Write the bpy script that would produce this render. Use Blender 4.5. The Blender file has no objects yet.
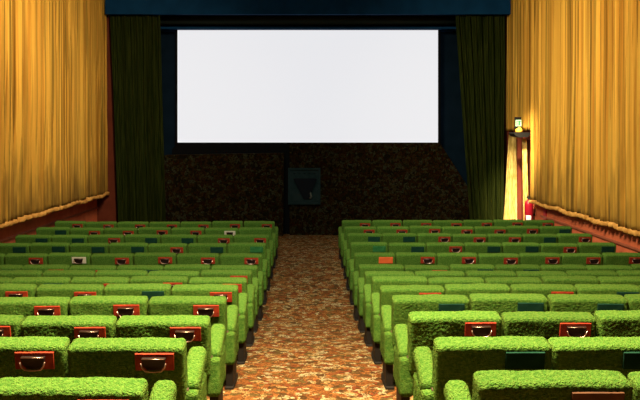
import bpy, bmesh, math, random
from mathutils import Vector, Matrix, noise

SC = bpy.context.scene
COL = SC.collection
# ------------------------------------------------------------------ camera, light, exposure
F = 669.0            # focal length in pixels at 640 wide
S = 0.62             # seat pitch
CAMZ = 2.536
cam_d = bpy.data.cameras.new('camera'); cam = bpy.data.objects.new('camera', cam_d); COL.objects.link(cam)
cam.location = (0, 0, CAMZ); cam.rotation_euler = (math.pi/2, 0, 0)
cam_d.sensor_width = 36; cam_d.sensor_fit = 'HORIZONTAL'; cam_d.lens = 36*F/640
cam_d.shift_x = 11.5/640; cam_d.shift_y = -66/640; cam_d.clip_end = 100
SC.camera = cam
w = bpy.data.worlds.new('world'); SC.world = w; w.use_nodes = True
w.node_tree.nodes['Background'].inputs[0].default_value = (0.6, 0.7, 1, 1)
w.node_tree.nodes['Background'].inputs[1].default_value = 0.0
vs = SC.view_settings
vs.view_transform = 'Standard'; vs.look = 'None'; vs.gamma = 1; vs.use_curve_mapping = False; vs.exposure = 0.0

def area(name, loc, target, size, sizey, energy, color, spread=180):
    d = bpy.data.lights.new(name, 'AREA'); d.shape = 'RECTANGLE'; d.size = size; d.size_y = sizey
    d.energy = energy; d.color = color; d.spread = math.radians(spread)
    o = bpy.data.objects.new(name, d); COL.objects.link(o); o.location = loc
    v = Vector(target)-Vector(loc); o.rotation_euler = v.to_track_quat('-Z', 'Y').to_euler()
    return o
WARM = (1, .74, .42)
area('ceiling_or_fill_light', (0, 3.35, 6.2), (0, 3.9, 0), 2.4, .4, 1340, WARM, 122)
area('ceiling_or_fill_light', (0, 5.4, 6.3), (0, 10.5, 0.8), 2.6, .4, 140, (.85, 1, .85), 110)  # added fill light, brightens the backs of the front rows
area('curtain_fill', (-1.6, 9.2, 6.3), (-5.2, 13.2, 2.9), 1.6, .3, 185, (1, .82, .52), 100)  # added unseen wash that brightens the left curtain
area('curtain_fill', (-0.6, 9.2, 6.3), (5.2, 13.0, 2.4), 1.6, .3, 245, (1, .86, .55), 90)  # added unseen light crossing over to brighten the right curtain and dado
area('door_fill', (2.6, 12.0, 6.4), (4.9, 15.6, 1.2), .2, .2, 52, (1, .84, .55), 19)  # added narrow spot that brightens the cream door drapes

# ------------------------------------------------------------------ materials
def mat(name, base, rough=.8, metal=0, **k):
    m = bpy.data.materials.new(name); m.use_nodes = True
    b = m.node_tree.nodes['Principled BSDF']
    b.inputs['Base Color'].default_value = (*base, 1); b.inputs['Roughness'].default_value = rough
    b.inputs['Metallic'].default_value = metal
    b.inputs['Specular IOR Level'].default_value = .03 if rough >= .7 else (.5 if metal or rough < .4 else .15)
    return m
def nodes(m): return m.node_tree.nodes, m.node_tree.links, m.node_tree.nodes['Principled BSDF']
def noisy(name, c1, c2, scale=8, rough=.8, bump=.0, metal=0, detail=4, stretch=None, bscale=None):
    m = mat(name, c1, rough, metal); n, l, b = nodes(m)
    tc = n.new('ShaderNodeTexCoord'); mp = n.new('ShaderNodeMapping'); l.new(tc.outputs['Object'], mp.inputs[0])
    if stretch: mp.inputs['Scale'].default_value = stretch
    t = n.new('ShaderNodeTexNoise'); t.inputs['Scale'].default_value = scale; t.inputs['Detail'].default_value = detail
    l.new(mp.outputs[0], t.inputs['Vector'])
    r = n.new('ShaderNodeValToRGB'); r.color_ramp.elements[0].position = .35; r.color_ramp.elements[1].position = .65
    r.color_ramp.elements[0].color = (*c1, 1); r.color_ramp.elements[1].color = (*c2, 1)
    l.new(t.outputs['Fac'], r.inputs[0]); l.new(r.outputs[0], b.inputs['Base Color'])
    if bump:
        t2 = n.new('ShaderNodeTexNoise'); t2.inputs['Scale'].default_value = bscale or scale*4
        l.new(mp.outputs[0], t2.inputs['Vector'])
        bp = n.new('ShaderNodeBump'); bp.inputs['Strength'].default_value = bump; bp.inputs['Distance'].default_value = .02
        l.new(t2.outputs['Fac'], bp.inputs['Height']); l.new(bp.outputs[0], b.inputs['Normal'])
    return m
def plush():
    m = noisy('green_plush', (.032, .104, .014), (.080, .166, .027), 62, .95, 1.0, bscale=130)
    n, l, b = nodes(m)
    b.inputs['Sheen Weight'].default_value = .05; b.inputs['Sheen Roughness'].default_value = .4
    b.inputs['Sheen Tint'].default_value = (1, .82, .15, 1)
    oi = n.new('ShaderNodeObjectInfo'); hs = n.new('ShaderNodeHueSaturation'); mr = n.new('ShaderNodeMapRange')
    mr.inputs['To Min'].default_value = .86; mr.inputs['To Max'].default_value = 1.12
    l.new(oi.outputs['Random'], mr.inputs['Value']); l.new(mr.outputs[0], hs.inputs['Value'])
    src = b.inputs['Base Color'].links[0].from_socket
    l.new(src, hs.inputs['Color']); l.new(hs.outputs[0], b.inputs['Base Color'])
    return m
def carpet(name='floral_carpet', gain=(.37, .40, .40)):
    m = mat(name, (.3, .1, .03), .95); n, l, b = nodes(m)
    tc = n.new('ShaderNodeTexCoord')
    dn = n.new('ShaderNodeTexNoise'); dn.inputs['Scale'].default_value = 6; dn.inputs['Detail'].default_value = 3
    l.new(tc.outputs['Object'], dn.inputs['Vector'])
    ad = n.new('ShaderNodeVectorMath'); ad.operation = 'MULTIPLY_ADD'; ad.inputs[1].default_value = (.22, .22, .22)
    l.new(dn.outputs['Color'], ad.inputs[0]); l.new(tc.outputs['Object'], ad.inputs[2])
    v = n.new('ShaderNodeTexVoronoi'); v.inputs['Scale'].default_value = 16; l.new(ad.outputs[0], v.inputs['Vector'])
    sep = n.new('ShaderNodeSeparateColor'); l.new(v.outputs['Color'], sep.inputs[0])
    r = n.new('ShaderNodeValToRGB'); r.color_ramp.interpolation = 'CONSTANT'
    cols = [(0, (.36, .115, .03)), (.2, (.12, .06, .022)), (.34, (.50, .19, .055)), (.52, (.20, .13, .04)), (.62, (.60, .36, .14)), (.76, (.30, .065, .025)), (.84, (.66, .50, .27))]
    e = r.color_ramp.elements
    while len(e) < len(cols): e.new(.5)
    for q, (p, c) in zip(e, cols): q.position = p; q.color = (*c, 1)
    l.new(sep.outputs[0], r.inputs[0])
    # outlines of leaves and petals
    v2 = n.new('ShaderNodeTexVoronoi'); v2.feature = 'DISTANCE_TO_EDGE'; v2.inputs['Scale'].default_value = 25; l.new(ad.outputs[0], v2.inputs['Vector'])
    lt = n.new('ShaderNodeMath'); lt.operation = 'LESS_THAN'; lt.inputs[1].default_value = .07; l.new(v2.outputs['Distance'], lt.inputs[0])
    mx = n.new('ShaderNodeMix'); mx.data_type = 'RGBA'; l.new(lt.outputs[0], mx.inputs['Factor'])
    l.new(r.outputs[0], mx.inputs['A']); mx.inputs['B'].default_value = (.16, .07, .022, 1)
    n3 = n.new('ShaderNodeTexNoise'); n3.inputs['Scale'].default_value = 32; l.new(tc.outputs['Object'], n3.inputs['Vector'])
    mr = n.new('ShaderNodeMapRange'); mr.inputs['From Min'].default_value = .3; mr.inputs['From Max'].default_value = .7
    mr.inputs['To Min'].default_value = .55; mr.inputs['To Max'].default_value = 1.3; l.new(n3.outputs['Fac'], mr.inputs['Value'])
    m2 = n.new('ShaderNodeVectorMath'); m2.operation = 'SCALE'; l.new(mx.outputs['Result'], m2.inputs[0]); l.new(mr.outputs[0], m2.inputs['Scale'])
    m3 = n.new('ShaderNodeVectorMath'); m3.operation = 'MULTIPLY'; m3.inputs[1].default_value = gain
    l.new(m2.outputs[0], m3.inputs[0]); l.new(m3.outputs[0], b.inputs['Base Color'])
    bp = n.new('ShaderNodeBump'); bp.inputs['Strength'].default_value = .4; bp.inputs['Distance'].default_value = .01
    l.new(n3.outputs['Fac'], bp.inputs['Height']); l.new(bp.outputs[0], b.inputs['Normal'])
    return m
def gold():
    m = mat('gold_curtain', (.62, .33, .06), .75); n, l, b = nodes(m)
    b.inputs['Sheen Weight'].default_value = .15; b.inputs['Sheen Tint'].default_value = (1, .7, .2, 1)
    tc = n.new('ShaderNodeTexCoord'); mp = n.new('ShaderNodeMapping'); mp.inputs['Scale'].default_value = (1, 9, .05)
    l.new(tc.outputs['Object'], mp.inputs[0])
    t = n.new('ShaderNodeTexNoise'); t.inputs['Scale'].default_value = 2.2; t.inputs['Detail'].default_value = 6; l.new(mp.outputs[0], t.inputs['Vector'])
    r = n.new('ShaderNodeValToRGB'); e = r.color_ramp.elements
    e[0].position = .30; e[0].color = (.54, .23, .028, 1); e[1].position = .62; e[1].color = (.88, .52, .085, 1)
    l.new(t.outputs['Fac'], r.inputs[0])
    mp3 = n.new('ShaderNodeMapping'); mp3.inputs['Scale'].default_value = (1, 21, .03); l.new(tc.outputs['Object'], mp3.inputs[0])  # fine dark vertical lines paint the shade of fold grooves into the gold
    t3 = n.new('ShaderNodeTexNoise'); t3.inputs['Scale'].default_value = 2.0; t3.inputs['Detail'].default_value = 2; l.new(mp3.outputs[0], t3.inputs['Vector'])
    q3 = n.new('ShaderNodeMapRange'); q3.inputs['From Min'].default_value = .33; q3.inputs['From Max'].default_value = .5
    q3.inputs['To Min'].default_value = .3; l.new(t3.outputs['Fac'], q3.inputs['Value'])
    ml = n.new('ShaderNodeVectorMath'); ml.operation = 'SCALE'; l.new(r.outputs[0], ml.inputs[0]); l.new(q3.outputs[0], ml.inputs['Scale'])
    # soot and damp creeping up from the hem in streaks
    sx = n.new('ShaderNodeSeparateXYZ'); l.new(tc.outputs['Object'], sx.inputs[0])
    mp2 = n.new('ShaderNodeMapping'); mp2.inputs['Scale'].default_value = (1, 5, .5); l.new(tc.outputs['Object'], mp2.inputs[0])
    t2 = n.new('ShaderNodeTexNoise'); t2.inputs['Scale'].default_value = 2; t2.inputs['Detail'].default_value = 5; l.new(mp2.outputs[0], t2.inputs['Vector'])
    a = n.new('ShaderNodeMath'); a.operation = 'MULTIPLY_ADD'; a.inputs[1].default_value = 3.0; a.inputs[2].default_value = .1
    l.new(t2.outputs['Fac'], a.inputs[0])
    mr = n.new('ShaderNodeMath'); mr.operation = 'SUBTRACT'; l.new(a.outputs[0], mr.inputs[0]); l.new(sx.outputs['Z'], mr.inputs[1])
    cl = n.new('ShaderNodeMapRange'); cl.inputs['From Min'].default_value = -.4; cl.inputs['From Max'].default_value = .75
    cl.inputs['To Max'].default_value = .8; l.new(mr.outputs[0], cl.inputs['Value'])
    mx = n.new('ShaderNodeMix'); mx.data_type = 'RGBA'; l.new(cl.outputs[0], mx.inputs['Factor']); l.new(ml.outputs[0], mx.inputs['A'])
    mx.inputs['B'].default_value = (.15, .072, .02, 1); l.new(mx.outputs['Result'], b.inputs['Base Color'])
    return m
M = dict(
    plush=plush(), carpet=carpet(), shaded_stage_carpet=carpet('shaded_floral_carpet', (.036, .048, .050)), gold=gold(),  # stage wall copy of the floral carpet, darkened to paint in its shade
    gold_hem=noisy('gold_hem', (.36, .16, .035), (.58, .30, .08), 9, .8, .5),
    cream=noisy('cream_drape', (.60, .40, .09), (.92, .72, .27), 7, .8, .4, stretch=(3, 3, .8)),
    green_drape=noisy('dark_green_curtain', (.012, .020, .003), (.042, .052, .009), 5, .85, stretch=(7, 7, .2)),
    navy=noisy('navy_paint', (.003, .026, .075), (.004, .034, .095), 3, .7),
    navy_dark=noisy('dark_navy_paint', (.002, .007, .014), (.003, .009, .018), 3, .7),
    terracotta=noisy('terracotta_wall', (.38, .085, .038), (.50, .12, .052), 3.5, .6, .1),
    rail=noisy('dado_paint', (.20, .055, .028), (.26, .07, .035), 4, .5),
    brown=noisy('brown_pillar_paint', (.085, .018, .009), (.11, .024, .012), 4, .7),
    black=mat('black_cloth', (.004, .004, .005), .9),
    ceiling=mat('ceiling_paint', (.10, .08, .06), .9),
    roll=mat('dark_roll', (.018, .026, .024), .8),
    metal_dark=mat('black_painted_metal', (.008, .007, .006), .6),
    red=noisy('red_enamel', (.16, .017, .008), (.27, .033, .011), 25, .6),
    bowl=mat('blackened_bowl', (.012, .007, .006), .45),
    chrome=mat('chrome', (.42, .30, .24), .35, 1),
    pale_grey=mat('dull_grey', (.08, .09, .08), .6), pale=mat('pale_enamel', (.42, .40, .32), .45),
    teal=noisy('teal_cloth', (.005, .026, .016), (.008, .034, .022), 20, .9),
    pale_teal=noisy('worn_green_cloth', (.015, .085, .025), (.025, .12, .04), 20, .9),
    orange=noisy('orange_plate', (.42, .08, .025), (.50, .10, .03), 20, .5),
    brownplate=noisy('brown_plate', (.05, .022, .01), (.07, .03, .012), 20, .6),
    grille=noisy('grey_green_metal', (.008, .018, .020), (.012, .023, .026), 9, .7),
    horn=mat('horn_black', (.006, .008, .012), .7),
    ext_red=mat('extinguisher_red', (.26, .004, .014), .35),
    white=mat('white_label', (.6, .5, .5), .5),
    amber=mat('amber_glass', (.75, .42, .05), .4),
)
m = mat('sign_face', (.45, .7, .42)); n, l, b = nodes(m); b.inputs['Emission Color'].default_value = (.7, 1, .6, 1); b.inputs['Emission Strength'].default_value = .3
M['sign'] = m
M['sign_green'] = mat('sign_green', (.02, .25, .07), .5)
m = mat('screen_white', (.8, .8, .82), .9); n, l, b = nodes(m)
b.inputs['Base Color'].default_value = (.1, .1, .1, 1)
b.inputs['Emission Color'].default_value = (.955, .96, 1, 1); b.inputs['Emission Strength'].default_value = .83
M['screen'] = m

# ------------------------------------------------------------------ helpers
def link(name, mesh, m=None, parent=None):
    o = bpy.data.objects.new(name, mesh); COL.objects.link(o)
    if m and not mesh.materials: mesh.materials.append(m)
    if parent: o.parent = parent
    return o
def mesh_of(bm, name, m, smooth=True):
    bmesh.ops.recalc_face_normals(bm, faces=bm.faces)
    me = bpy.data.meshes.new(name); bm.to_mesh(me); bm.free(); me.materials.append(m)
    if smooth:
        for p in me.polygons: p.use_smooth = True
    return me
def box(bm, x0, x1, y0, y1, z0, z1, bev=0, seg=2):
    r = bmesh.ops.create_cube(bm, size=1)
    for v in r['verts']:
        v.co = Vector(((x0+x1)/2+v.co.x*(x1-x0), (y0+y1)/2+v.co.y*(y1-y0), (z0+z1)/2+v.co.z*(z1-z0)))
    if bev:
        es = list({e for v in r['verts'] for e in v.link_edges})
        bmesh.ops.bevel(bm, geom=es, offset=bev, segments=seg, affect='EDGES', profile=.5)
def boxmesh(name, m, x0, x1, y0, y1, z0, z1, bev=0):
    bm = bmesh.new(); box(bm, x0, x1, y0, y1, z0, z1, bev); return mesh_of(bm, name, m, False)
def prism(bm, pts, y0, y1):
    a = [bm.verts.new((x, y0, z)) for x, z in pts]; b_ = [bm.verts.new((x, y1, z)) for x, z in pts]
    bm.faces.new(a); bm.faces.new(b_[::-1])
    for i in range(len(pts)):
        j = (i+1) % len(pts); bm.faces.new((a[j], a[i], b_[i], b_[j]))
def tube(bm, pts, r, seg=8):
    rings = []
    for i, p in enumerate(pts):
        p = Vector(p); d = (Vector(pts[min(i+1, len(pts)-1)])-Vector(pts[max(i-1, 0)])).normalized()
        u = d.cross(Vector((0, 1, .01))); u = u.normalized() if u.length > .05 else d.cross(Vector((1, 0, 0))).normalized()
        v = d.cross(u)
        rings.append([bm.verts.new(p+r*(math.cos(t)*u+math.sin(t)*v)) for t in [2*math.pi*k/seg for k in range(seg)]])
    for a, b_ in zip(rings, rings[1:]):
        for k in range(seg): bm.faces.new((a[k], a[(k+1) % seg], b_[(k+1) % seg], b_[k]))
    bm.faces.new(rings[0][::-1]); bm.faces.new(rings[-1])
def lathe(bm, prof, c, seg=20):
    rings = [[bm.verts.new((c[0]+r*math.cos(2*math.pi*k/seg), c[1]+r*math.sin(2*math.pi*k/seg), c[2]+z)) for k in range(seg)] for r, z in prof]
    for a, b_ in zip(rings, rings[1:]):
        for k in range(seg): bm.faces.new((a[k], a[(k+1) % seg], b_[(k+1) % seg], b_[k]))
    bm.faces.new(rings[0][::-1]); bm.faces.new(rings[-1])
def padbox(sx, sy, sz, r, step, amp=.004, seed=0, crown=0):
    """rounded cushion box centred on the origin with pile relief"""
    bm = bmesh.new(); h = Vector((sx/2, sy/2, sz/2)); n_ = [max(2, int(round(s/step))) for s in (sx, sy, sz)]
    def face(ax, sgn):
        a, b_ = [i for i in range(3) if i != ax]; g = []
        for i in range(n_[a]+1):
            row = []
            for j in range(n_[b_]+1):
                p = Vector((0, 0, 0)); p[ax] = sgn*h[ax]; p[a] = -h[a]+2*h[a]*i/n_[a]; p[b_] = -h[b_]+2*h[b_]*j/n_[b_]
                row.append(bm.verts.new(p))
            g.append(row)
        for i in range(n_[a]):
            for j in range(n_[b_]):
                bm.faces.new((g[i][j], g[i+1][j], g[i+1][j+1], g[i][j+1]))
    for ax in range(3):
        for s_ in (-1, 1): face(ax, s_)
    bmesh.ops.remove_doubles(bm, verts=bm.verts, dist=1e-5)
    inner = Vector([max(0, q-r) for q in h])
    for v in bm.verts:
        p = v.co.copy(); c = Vector([max(-inner[i], min(inner[i], p[i])) for i in range(3)]); d = p-c
        nrm = d.normalized() if d.length > 1e-6 else Vector((0, 0, 1))
        q = c+nrm*r
        if crown: q.z += crown*(1-(p.x/h.x)**2)*(1 if p.z > 0 else 0)*max(0, p.z/h.z)
        k = Vector((seed*7.3, seed*3.1, seed))
        dsp = noise.noise(q*9+k)*.004+noise.noise(q*70+k)*amp+noise.noise(q*140+k)*amp*.8
        v.co = q+nrm*dsp
    return bm
def tag(o, label, cat, group=None):
    o['label'] = label; o['category'] = cat
    if group: o['group'] = group
    return o
def empty(name, loc):
    o = bpy.data.objects.new(name, None); COL.objects.link(o); o.location = loc; o.empty_display_size = .1; return o
def struct(name, mesh):
    o = link(name, mesh); o['kind'] = 'structure'; return o
def px(x, d): return (x-308.5)*d/F
def pz(y, d): return CAMZ-(y-134)*d/F

# ------------------------------------------------------------------ rows: A (front, index 0) to M (index 12)
ROWY = [.0063*S*F+.9*(12-k) for k in range(13)]
ROWZ = [0, 0, 0, 0, 0, 0, .105, .223, .341, .448, .542, .664, .797]
prof = [(-4.5, 1.62)]+[(ROWY[k]+.25, ROWZ[k]) for k in range(12, 4, -1)]+[(17.6, 0)]
# ------------------------------------------------------------------ structure
XW = 5.25; XR = 5.08
bm = bmesh.new()
top = [[bm.verts.new((x, y, z)) for x in (-XW-.2, 0, XW+.2)] for y, z in prof]
bot = [[bm.verts.new((x, y, -.3)) for x in (-XW-.2, 0, XW+.2)] for y, z in prof]
for i in range(len(prof)-1):
    for j in (0, 1):
        bm.faces.new((top[i][j], top[i][j+1], top[i+1][j+1], top[i+1][j])); bm.faces.new((bot[i][j], bot[i+1][j], bot[i+1][j+1], bot[i][j+1]))
    for j in (0, 2): bm.faces.new((top[i][j], top[i+1][j], bot[i+1][j], bot[i][j]))
for i in (0, len(prof)-1):
    for j in (0, 1): bm.faces.new((top[i][j], bot[i][j], bot[i][j+1], top[i][j+1]))
struct('floor', mesh_of(bm, 'floor', M['carpet'], False))
CE = 6.6
struct('ceiling', boxmesh('ceiling', M['ceiling'], -XW-.2, XW+.2, -4.5, 17.6, CE, CE+.2))
struct('wall_left', boxmesh('wall_left', M['terracotta'], -XW-.2, -XW, -4.5, 17.6, -.3, CE))
struct('wall_right', boxmesh('wall_right', M['terracotta'], XR, XW+.2, -4.5, 17.6, -.3, CE))
struct('wall_back', boxmesh('wall_back', M['brown'], -XW, XW, -4.7, -4.5, 0, CE))
struct('wall_front', boxmesh('wall_front', M['navy_dark'], -XW, XW, 17.4, 17.6, 0, CE))
for sgn, nm in ((-1, 'trim_1'), (1, 'trim_2')):      # dado rails
    bm = bmesh.new(); xa, xb = (-XW, -XW+.03) if sgn < 0 else (XR-.03, XR)
    zr = .735 if sgn < 0 else .778
    box(bm, xa, xb, 8.3, 16.6 if sgn < 0 else 14.6, zr-.045, zr, .008)
    struct(nm, mesh_of(bm, nm, M['rail'], False))
# side piers where the curtained walls meet the stage
bm = bmesh.new(); prism(bm, [(-XW, 0), (px(116.5, 16.62), 0), (px(108.5, 16.62), 5.4), (px(108, 16.62), CE), (-XW, CE)], 16.62, 16.95)
struct('trim_3', mesh_of(bm, 'pier', M['brown'], False))
bm = bmesh.new(); prism(bm, [(XW, 0), (px(507, 16.62), 0), (px(508, 16.62), CE), (XW, CE)], 16.62, 16.95)
struct('trim_4', mesh_of(bm, 'pier', M['brown'], False))
# navy pelmet beam
bm = bmesh.new(); box(bm, -4.96, 4.93, 16.3, 16.42, pz(14.3, 16.3), CE, .01)
struct('trim_5', mesh_of(bm, 'pelmet', M['navy'], False))
# carpeted lower stage wall: lower left half, taller right half with a raking right edge
dL, dR = 16.62, 16.78
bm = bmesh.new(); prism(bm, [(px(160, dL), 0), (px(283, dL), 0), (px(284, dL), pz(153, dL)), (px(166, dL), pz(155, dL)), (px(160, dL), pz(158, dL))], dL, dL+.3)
struct('wall_stage_left', mesh_of(bm, 'wsl', M['shaded_stage_carpet'], False))
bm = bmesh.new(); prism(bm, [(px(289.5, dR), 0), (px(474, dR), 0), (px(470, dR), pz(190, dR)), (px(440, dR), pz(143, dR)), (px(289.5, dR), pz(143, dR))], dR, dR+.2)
struct('wall_stage_right', mesh_of(bm, 'wsr', M['shaded_stage_carpet'], False))
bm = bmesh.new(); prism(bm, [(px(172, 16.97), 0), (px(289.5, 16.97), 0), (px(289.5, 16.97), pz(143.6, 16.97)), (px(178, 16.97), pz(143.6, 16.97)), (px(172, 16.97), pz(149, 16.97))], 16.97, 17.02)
struct('wall_stage_recess_shade', mesh_of(bm, 'wsx', M['black'], False))  # black sheet standing in for the shadow beneath the screen

# ------------------------------------------------------------------ projection screen
dS = 17.1
t = empty('projection_screen', (0, dS, pz(142.5, dS)))
t_screen = t; tag(t, 'wide white lit projection screen above the dark carpeted stage wall', 'screen')
x0, x1, z0, z1 = px(177.5, dS), px(438, dS), pz(142.5, dS), pz(30, dS)
def rel(o, par):
    o.parent = par; o.matrix_parent_inverse = Matrix.Translation(par.location).inverted(); return o
rel(link('screen_surface', boxmesh('ss', M['screen'], x0, x1, dS, dS+.02, z0, z1)), t)
bm = bmesh.new()
for a in ((x0-.06, x0, z0-.06, z1+.06), (x1, x1+.06, z0-.06, z1+.06), (x0, x1, z1, z1+.06), (x0, x1, z0-.06, z0)):
    box(bm, a[0], a[1], dS-.02, dS+.03, a[2], a[3])
box(bm, x0+.3, x0+.5, dS+.02, 17.38, z0+.1, z1-.1); box(bm, x1-.5, x1-.3, dS+.02, 17.38, z0+.1, z1-.1)
rel(link('screen_masking', mesh_of(bm, 'sm', M['black'], False)), t)
bm = bmesh.new(); tube(bm, [(x, 17.0, pz(20.5, 17)) for x in (px(161, 17), 0, px(455, 17))], .115, 20)
for x in (-3, 0, 3): box(bm, x-.03, x+.03, 17.05, 17.38, pz(20.5, 17)-.02, pz(20.5, 17)+.02)
o = tag(link('fabric_roll', mesh_of(bm, 'roll', M['roll'])), 'dark rolled cloth hung level above the screen under the navy pelmet', 'roll')
bm = bmesh.new(); box(bm, px(160, 16.95), px(456, 16.95), 16.9, 17.37, pz(29.2, 16.95), pz(27, 16.95), .01)
rel(link('top_batten', mesh_of(bm, 'batten', M['navy'], False)), t_screen)['label'] = 'thin navy batten'

# ------------------------------------------------------------------ stage curtains
def folds(u, seed, base=.22):
    s = 0
    for k, (wl, a) in enumerate(((base*2.1, .22), (base, .8), (base*.52, .7), (base*.27, .5))):
        ph = noise.noise(Vector((u*.9, seed*5.1+k, k*2.3)))*3.0
        s += a*math.sin(2*math.pi*u/wl+ph*1.6+seed*k)
    return s/1.7
def facing_curtain(name, xt0, xt1, xb0, xb1, d, zt, zb, m, seed, amp=.055, nu=170, nv=26, base=.17):
    bm = bmesh.new(); g = []
    for j in range(nv+1):
        f = j/nv; z = zt+(zb-zt)*f; xa = xt0+(xb0-xt0)*f; xb = xt1+(xb1-xt1)*f; row = []
        for i in range(nu+1):
            u = i/nu; U = u*(xt1-xt0)
            row.append(bm.verts.new((xa+(xb-xa)*u, d+amp*(.6+.5*f)*folds(U+.03*noise.noise(Vector((U*2, z*.5, seed))), seed, base), z)))
        g.append(row)
    for j in range(nv):
        for i in range(nu): bm.faces.new((g[j][i], g[j][i+1], g[j+1][i+1], g[j+1][i]))
    bmesh.ops.solidify(bm, geom=bm.faces[:], thickness=.006)
    return link(name, mesh_of(bm, name, m))
dC = 16.5
o = facing_curtain('stage_curtain', px(110, dC), px(160, dC), px(119, dC), px(166, dC), dC, 5.7, .03, M['green_drape'], 1, .075, base=.27)
tag(o, 'dark green pleated stage curtain left of the screen, beside the brown pier', 'curtain', 'dark green stage curtains')
o = facing_curtain('stage_curtain', px(454.5, dC), px(506, dC), px(471, dC), px(504, dC), dC, 5.7, .03, M['green_drape'], 4, .075, base=.27)
tag(o, 'dark green pleated stage curtain right of the screen, beside the cream door drapes', 'curtain', 'dark green stage curtains')

# ------------------------------------------------------------------ gold side curtains
def side_curtain(sgn, X, y0, y1, seed, label, door=None, zb=1.05):
    t = empty('side_curtain', (sgn*X, (y0+y1)/2, zb)); tag(t, label, 'curtain', 'gold pleated side wall curtains')
    nu = int((y1-y0)/.016); nv = 40; zt = 6.55
    bm = bmesh.new(); g = []
    def hemz(y):
        z = zb+.010*math.sin(y*5.3+seed)+.015*noise.noise(Vector((y*3, seed, 0)))
        if door and y > door: z = 2.62
        return z
    def xat(y, z, f):
        yy = y+.035*noise.noise(Vector((y*1.1, z*.35, seed)))
        a = .05+.03*f
        return sgn*(X+.02-a*folds(yy, seed, .15)-.012*noise.noise(Vector((y*14, z*.25, seed))))
    for i in range(nu+1):
        y = y0+(y1-y0)*i/nu; hz = hemz(y); row = []
        for j in range(nv+1):
            f = j/nv; z = zt+(hz-zt)*f
            row.append(bm.verts.new((xat(y, z, f), y, z)))
        g.append(row)
    for i in range(nu):
        for j in range(nv): bm.faces.new((g[i][j], g[i+1][j], g[i+1][j+1], g[i][j+1]))
    bmesh.ops.solidify(bm, geom=bm.faces[:], thickness=.006)
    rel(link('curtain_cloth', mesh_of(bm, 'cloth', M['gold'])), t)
    # ruffled hem band
    yend = door if door else y1
    nu2 = int((yend-y0)/.02); bm = bmesh.new(); rings = []
    for i in range(nu2+1):
        y = y0+(yend-y0)*i/nu2; hz = hemz(min(y, yend-.001)); xc = xat(y, hz, 1)-sgn*.01
        r = .042+.006*math.sin(y*31+2*math.sin(y*4))+.01*noise.noise(Vector((y*9, seed, 3)))
        rings.append([bm.verts.new((xc+.75*r*math.cos(a), y, hz+r*math.sin(a))) for a in [2*math.pi*k/10 for k in range(10)]])
    for a, b_ in zip(rings, rings[1:]):
        for k in range(10): bm.faces.new((a[k], a[(k+1) % 10], b_[(k+1) % 10], b_[k]))
    bm.faces.new(rings[0]); bm.faces.new(rings[-1][::-1])
    h = rel(link('ruffled_hem', mesh_of(bm, 'hem', M['gold_hem'])), t); h['label'] = 'ruffled lighter hem band'
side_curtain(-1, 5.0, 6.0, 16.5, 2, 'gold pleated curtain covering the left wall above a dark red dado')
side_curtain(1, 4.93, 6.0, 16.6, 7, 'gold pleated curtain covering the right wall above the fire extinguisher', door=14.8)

# ------------------------------------------------------------------ draped doorway, exit sign, extinguisher on the right
tdoor = struct('door_1', boxmesh('door', M['brown'], XR-.05, XR, 15.2, 16.5, 0, 2.4))
o = facing_curtain('door_drape', px(509, 16.1), px(516.5, 16.1), px(502, 16.1), px(517.5, 16.1), 16.1, pz(134.5, 16.1), .02, M['cream'], 3, .035, 60, 20, .09)
tag(o, 'cream door drape on the left of the red doorway, beside the green stage curtain', 'curtain', 'cream door drapes')
o = facing_curtain('door_drape', px(522, 15.1), px(526.5, 15.1), px(523.5, 15.1), px(530, 15.1), 15.1, pz(138.7, 15.1), .02, M['cream'], 5, .025, 40, 20, .08)
tag(o, 'narrow cream door drape right of the red doorway, beside the fire extinguisher', 'curtain', 'cream door drapes')
bm = bmesh.new(); box(bm, px(517.6, 15.85), px(522.6, 15.85), 15.83, 15.9, 0, pz(135, 15.85), .01)
tag(link('door_post', mesh_of(bm, 'post', M['brown'], False)), 'dark red post between the two cream door drapes', 'post')
bm = bmesh.new(); prism(bm, [(px(511.5, 15.1), pz(133.5, 15.1)), (px(513, 15.1), pz(136, 15.1)), (px(517, 15.1), pz(137.3, 15.1)), (px(524, 15.1), pz(137.3, 15.1)), (px(526, 15.1), pz(136, 15.1)), (px(528, 15.1), pz(134, 15.1)), (px(528, 15.1), pz(132.3, 15.1)), (px(511.5, 15.1), pz(132.3, 15.1))], 14.9, 15.3)
tag(link('drape_canopy', mesh_of(bm, 'canopy', M['metal_dark'], False)), 'small dark ledge above the cream door drapes, carrying the exit sign', 'ledge')
t = empty('exit_sign', (px(518.6, 15.2), 15.2, pz(132.3, 15.1)))
tag(t, 'small lit exit sign on an amber base above the cream door drapes', 'sign')
bm = bmesh.new(); lathe(bm, [(.076, 0), (.08, .03), (.074, .07), (.05, .10), (.04, .12)], (px(519, 15.2), 15.2, pz(132.3, 15.1)))
rel(link('amber_base', mesh_of(bm, 'amber', M['amber'])), t)
ds = 15.2; ang = Matrix.Rotation(.06, 4, 'Y')
bm = bmesh.new(); box(bm, px(515, ds), px(521, ds), ds-.03, ds+.05, pz(128.6, ds), pz(117, ds), .008)
rel(link('sign_case', mesh_of(bm, 'case', M['metal_dark'], False)), t)
f = rel(link('sign_face', boxmesh('face', M['sign'], px(515.3, ds), px(520.9, ds), ds-.036, ds-.029, pz(126.2, ds), pz(120, ds))), t)
bm = bmesh.new()
for k, (a0, a1, b0, b1) in enumerate([(516.1, 516.5, 121, 125.4), (516.5, 517.5, 121, 121.6), (516.5, 517.3, 122.9, 123.5), (516.5, 517.5, 124.8, 125.4), (518.1, 518.5, 121, 125.4), (518.9, 519.2, 121, 125.4), (519.5, 520.3, 121, 121.7)]):
    box(bm, px(a0-.15, ds), px(a1+.2, ds), ds-.04, ds-.0355, pz(b1, ds), pz(b0, ds))
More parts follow.
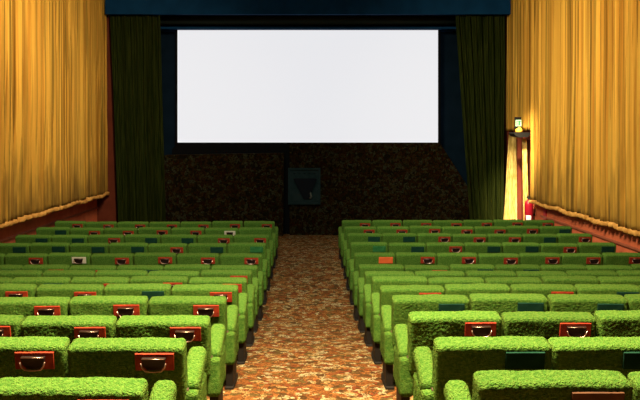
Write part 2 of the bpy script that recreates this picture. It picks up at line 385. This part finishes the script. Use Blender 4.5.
rel(link('sign_lettering', mesh_of(bm, 'letters', M['sign_green'], False)), t)

t = empty('fire_extinguisher', (px(529, 14.95), 14.95, .0))
tag(t, 'red fire extinguisher with black head at the foot of the right wall curtain', 'fire extinguisher')
cx = px(529, 14.95); zt = pz(196.5, 14.95)
bm = bmesh.new(); lathe(bm, [(.08, .40), (.092, .42), (.092, zt-.18), (.085, zt-.13), (.055, zt-.085), (.03, zt-.07)], (cx, 14.95, 0), 24)
rel(link('cylinder', mesh_of(bm, 'cyl', M['ext_red'])), t)
bm = bmesh.new(); lathe(bm, [(.03, zt-.075), (.035, zt-.05), (.025, zt-.03)], (cx, 14.95, 0), 14)
box(bm, cx-.055, cx+.03, 14.93, 14.97, zt-.035, zt-.01, .006); box(bm, cx-.045, cx+.02, 14.935, 14.965, zt-.002, zt+.02, .005)
rel(link('valve_head', mesh_of(bm, 'valve', M['metal_dark'])), t)
bm = bmesh.new(); tube(bm, [(cx+.03, 14.93, zt-.04), (cx+.10, 14.9, zt-.08), (cx+.115, 14.88, zt-.25), (cx+.105, 14.87, zt-.42)], .012, 8)
rel(link('hose', mesh_of(bm, 'hose', M['metal_dark'])), t)
bm = bmesh.new()
seg = 8; ra = .0935; vs0 = []
for k in range(seg+1):
    a = math.radians(-150+70*k/seg); vs0.append([bm.verts.new((cx+r_*math.cos(a), 14.95+r_*math.sin(a), z)) for r_, z in ((ra, .46), (ra, .73), (ra-.003, .73), (ra-.003, .46))])
for a, b_ in zip(vs0, vs0[1:]):
    for k in range(4): bm.faces.new((a[k], b_[k], b_[(k+1) % 4], a[(k+1) % 4]))
rel(link('white_label', mesh_of(bm, 'label', M['white'])), t)
bm = bmesh.new(); box(bm, cx-.10, XR, 14.99, 15.04, .34, .40, .005); box(bm, cx+.02, XR, 15.0, 15.03, .7, .75, .005)
rel(link('wall_bracket', mesh_of(bm, 'bracket', M['metal_dark'], False)), t)
bm = bmesh.new(); box(bm, XR-.02, XR, 14.25, 14.42, pz(217, 14.4)-.05, pz(209, 14.4), .004)
tag(link('wall_plate', mesh_of(bm, 'plate', M['ext_red'], False)), 'small red plate on the right wall just past the fire extinguisher', 'plate')

# ------------------------------------------------------------------ horn loudspeaker panel on the stage wall
dH = 16.72
t = empty('horn_loudspeaker', (px(304.5, dH), dH, pz(205, dH)))
tag(t, 'square grey green panel with a dark wedge horn on the carpeted stage wall', 'loudspeaker')
hx0, hx1, hz0, hz1 = px(288, dH), px(320.5, dH), pz(204.5, dH), pz(168, dH)
rel(link('back_panel', boxmesh('hp', M['grille'], hx0, hx1, dH+.02, dH+.06, hz0, hz1, .004)), t)
bm = bmesh.new()
for a in ((hx0, hx0+.05, hz0, hz1), (hx1-.05, hx1, hz0, hz1), (hx0+.05, hx1-.05, hz0, hz0+.05), (hx0+.05, hx1-.05, hz1-.05, hz1)):
    box(bm, a[0], a[1], dH-.02, dH+.02, a[2], a[3], .004)
rel(link('panel_frame', mesh_of(bm, 'hf', M['grille'], False)), t)
bm = bmesh.new(); cxh = (hx0+hx1)/2
pf = [(hx0+.14, hz1-.26), (hx1-.10, hz1-.26), (cxh+.12, hz0+.14), (cxh-.02, hz0+.14)]
fr = [bm.verts.new((x, dH-.10 if z > hz0+.3 else dH-.02, z)) for x, z in pf]; bk = [bm.verts.new((x, dH+.02, z)) for x, z in pf]
bm.faces.new(fr); bm.faces.new(bk[::-1])
for i in range(4): bm.faces.new((fr[i], fr[(i+1) % 4], bk[(i+1) % 4], bk[i]))
rel(link('wedge_horn', mesh_of(bm, 'horn', M['horn'], False)), t)
bm = bmesh.new()
for k in range(5): lathe(bm, [(.022, 0), (.022, .012)], (hx0+.16+k*.125, dH+.0, hz1-.13), 10)
rel(link('fixing_knobs', mesh_of(bm, 'knobs', M['horn'])), t)
bm = bmesh.new(); tube(bm, [(cxh+.17, dH-.02, hz0+.36), (cxh+.155, dH-.03, hz0+.28), (cxh+.175, dH-.03, hz0+.2), (cxh+.15, dH-.02, hz0+.15)], .022, 8)
rel(link('cable_loop', mesh_of(bm, 'loop', M['pale_grey'])), t)

# ------------------------------------------------------------------ seats
BW, BT, BH = .606, .125, .40            # backrest width, thickness, height
LEAN = math.radians(11)
BTOP = .768
def back_mesh(seed):
    bm = padbox(BW, BT, BH, .026, .0065, .0023, seed, .004)
    bmesh.ops.rotate(bm, verts=bm.verts, cent=(0, 0, BH/2), matrix=Matrix.Rotation(LEAN, 3, 'X'))
    bmesh.ops.translate(bm, verts=bm.verts, vec=(0, BT/2+.012, BTOP-BH/2-.004))
    return mesh_of(bm, 'backrest', M['plush'])
backs = [back_mesh(s) for s in range(4)]
# plates sit on the rear face of the leaning back: local frame at the top rear edge
def on_back(bm):
    bmesh.ops.rotate(bm, verts=bm.verts, cent=(0, 0, 0), matrix=Matrix.Rotation(LEAN, 3, 'X'))
    bmesh.ops.translate(bm, verts=bm.verts, vec=(0, .0195, .677)); return bm
PX, PW, PH = .158, .205, .094
def plate_mesh(m, bevel=.0015, th=.012):
    bm = bmesh.new(); box(bm, PX-PW/2, PX+PW/2, -.0042, th, -PH/2, PH/2, bevel); return mesh_of(on_back(bm), 'plate', m, False)
pl_red, pl_pale, pl_teal, pl_gteal, pl_or, pl_br = [plate_mesh(M[k]) for k in ('red', 'pale', 'teal', 'pale_teal', 'orange', 'brownplate')]
bm = bmesh.new()
tp = [(PX-.062, .030), (PX+.062, .030), (PX+.056, -.012), (PX+.036, -.036), (PX-.036, -.036), (PX-.056, -.012)]
fr = [bm.verts.new((x, -.030 if z > 0 else -.022, z)) for x, z in tp]; bk = [bm.verts.new((x, -.004, z)) for x, z in tp]
bm.faces.new(fr); bm.faces.new(bk[::-1])
for i in range(6): bm.faces.new((fr[i], fr[(i+1) % 6], bk[(i+1) % 6], bk[i]))
bowl = mesh_of(on_back(bm), 'bowl', M['bowl'], False)
bm = bmesh.new()
tube(bm, [(PX-.066, -.030, .008), (PX-.058, -.034, -.016), (PX-.042, -.034, -.034), (PX, -.036, -.037), (PX+.042, -.034, -.034), (PX+.058, -.034, -.016), (PX+.066, -.030, .008)], .0042, 8)
lip = mesh_of(on_back(bm), 'lip', M['chrome'])
bm = bmesh.new(); tube(bm, [(PX-.060, -.028, .031), (PX, -.030, .032), (PX+.060, -.028, .031)], .0022, 6)
hinge = mesh_of(on_back(bm), 'hinge', M['chrome'])
# tipped-up seat pad and its dark underside pan
bm = padbox(.45, .11, .40, .035, .02, .003, 9)
bmesh.ops.rotate(bm, verts=bm.verts, cent=(0, 0, 0), matrix=Matrix.Rotation(math.radians(-8), 3, 'X'))
bmesh.ops.translate(bm, verts=bm.verts, vec=(0, .33, .42)); seatpad = mesh_of(bm, 'seat', M['plush'])
bm = bmesh.new(); box(bm, -.23, .23, .135, .165, .17, .42, .01)
pan = mesh_of(bm, 'pan', M['plush'], False)
def arm_mesh(wd, seed, top_far=.63):
    bm = padbox(wd, .33, .10, .035, .012, .004, seed)
    bmesh.ops.rotate(bm, verts=bm.verts, cent=(0, 0, 0), matrix=Matrix.Rotation(math.radians(22), 3, 'X'))
    bmesh.ops.translate(bm, verts=bm.verts, vec=(0, .30, .525)); return mesh_of(bm, 'arm', M['plush'])
arm_mid, arm_end = arm_mesh(.075, 3), arm_mesh(.105, 5)
bm = bmesh.new(); box(bm, -.022, .022, .17, .42, .03, .47, .008); box(bm, -.045, .045, .10, .47, -.02, .03, .006)
std_mid = mesh_of(bm, 'standard', M['metal_dark'], False)
bm = padbox(.10, .34, .27, .03, .012, .004, 6); bmesh.ops.translate(bm, verts=bm.verts, vec=(0, .27, .345)); panel = mesh_of(bm, 'panel', M['plush'])
bm = bmesh.new(); box(bm, -.03, .03, .14, .40, .03, .24, .008); box(bm, -.036, .036, .11, .45, -.03, .035, .008)
foot = mesh_of(bm, 'foot', M['metal_dark'], False)
bm = bmesh.new(); tube(bm, [(-.03, .135, .47), (.03, .135, .47)], .02, 12); bolt = mesh_of(bm, 'bolt', M['chrome'])

PL = {   # per row from the aisle outwards
 'A': ('RRRRRRR', 'RRRRRRR'), 'B': ('-WRRRRD', 'RRRRRRD'), 'C': ('RRDDRDD', 'DDRRRDR'), 'D': ('GDRDDDD', 'GDRDDRD'),
 'E': ('RRRRWRR', 'ORRRRRR'), 'F': ('--DRRD-', '-RDD---'), 'G': ('R-----', 'R------'), 'H': ('RRRDD-', '-DD---'),
 'I': ('RDRR-', 'R-RD-'), 'J': ('RRR-', 'DDDR-'), 'K': ('RRRR', 'RRRR'), 'L': ('RRR', 'DDD'), 'M': ('RR', 'BDD')}
WORD = {'R': 'red framed ashtray', 'W': 'pale framed ashtray', 'D': 'dark teal plate', 'G': 'faded green plate', 'O': 'blank orange plate', 'B': 'dark brown plate', '-': 'bare back'}
ORD = ['first', 'second', 'third', 'fourth', 'fifth', 'sixth', 'seventh']
rnd = random.Random(5)
def chair(k, side, i, code):
    row = 'ABCDEFGHIJKLM'[k]
    left = side == 0
    pitch = .634 if left else (.628 if k >= 9 else .612); inner = (.655 if k >= 7 else .68) if left else .672
    cxs = (inner+(i+.5)*pitch)*(-1 if left else 1)
    t = empty('cinema_seat', (cxs, ROWY[k], ROWZ[k]))
    if k <= 6: rw = ('front row' if k == 0 else ORD[k]+' row from screen')
    else: rw = 'nearest row' if k == 12 else ORD[12-k]+' nearest row'
    pos = 'aisle end' if i == 0 else ORD[i]+' from aisle'
    feat = 'with '+WORD[code] if code != '-' else 'with bare back'
    tag(t, 'green plush seat %s, %s, %s, %s block' % (feat, pos, rw, 'left' if left else 'right'), 'seat', 'green plush cinema seats')
    b_ = link('backrest', backs[rnd.randrange(4)], None, t)
    b_.scale.x = pitch/S; b_.location.z = rnd.uniform(-.010, .006)-(.022 if row == 'M' and left else 0)+(0 if left else {0: .028, 1: .028, 2: .02, 3: .008, 9: .016, 10: .02}.get(k, 0)); b_.rotation_euler = (rnd.uniform(-.012, .012), rnd.uniform(-.007, .007), rnd.uniform(-.006, .006))
    out = -1 if left else 1
    for q in (link('seat_cushion', seatpad, None, t), link('back_panel', pan, None, t)): q.location.x = -out*.028
    a = link('armrest', arm_mid, None, t); a.location.x = out*(pitch/2-.042)
    a = link('leg', std_mid, None, t); a.location.x = out*(pitch/2-.042)
    if i == 0:
        xe = -out*(pitch/2+.003)
        a = link('armrest', arm_end, None, t); a.location.x = xe
        p = link('end_panel', panel, None, t); p.location.x = xe-out*.004
        f = link('leg', foot, None, t); f.location.x = xe-out*.008
        f = link('hinge_bolt', bolt, None, t); f.location.x = xe+out*.03; f['label'] = 'chrome hinge bolt'
    if code in 'RW':
        p = link('ashtray', pl_red if code == 'R' else pl_pale, None, b_);
        p.parent = t; p.location = b_.location; p.rotation_euler = b_.rotation_euler
        p['label'] = 'red enamel ashtray plate' if code == 'R' else 'pale enamel ashtray plate'
        link('bowl', bowl, None, p); link('lip', lip, None, p); link('hinge_bar', hinge, None, p)
    elif code != '-':
        p = link('blanking_plate', {'D': pl_teal, 'G': pl_gteal, 'O': pl_or, 'B': pl_br}[code], None, t)
        p.location = b_.location; p.rotation_euler = b_.rotation_euler; p['label'] = WORD[code]
for k, row in enumerate('ABCDEFGHIJKLM'):
    for side in (0, 1):
        for i, code in enumerate(PL[row][side]): chair(k, side, i, code)
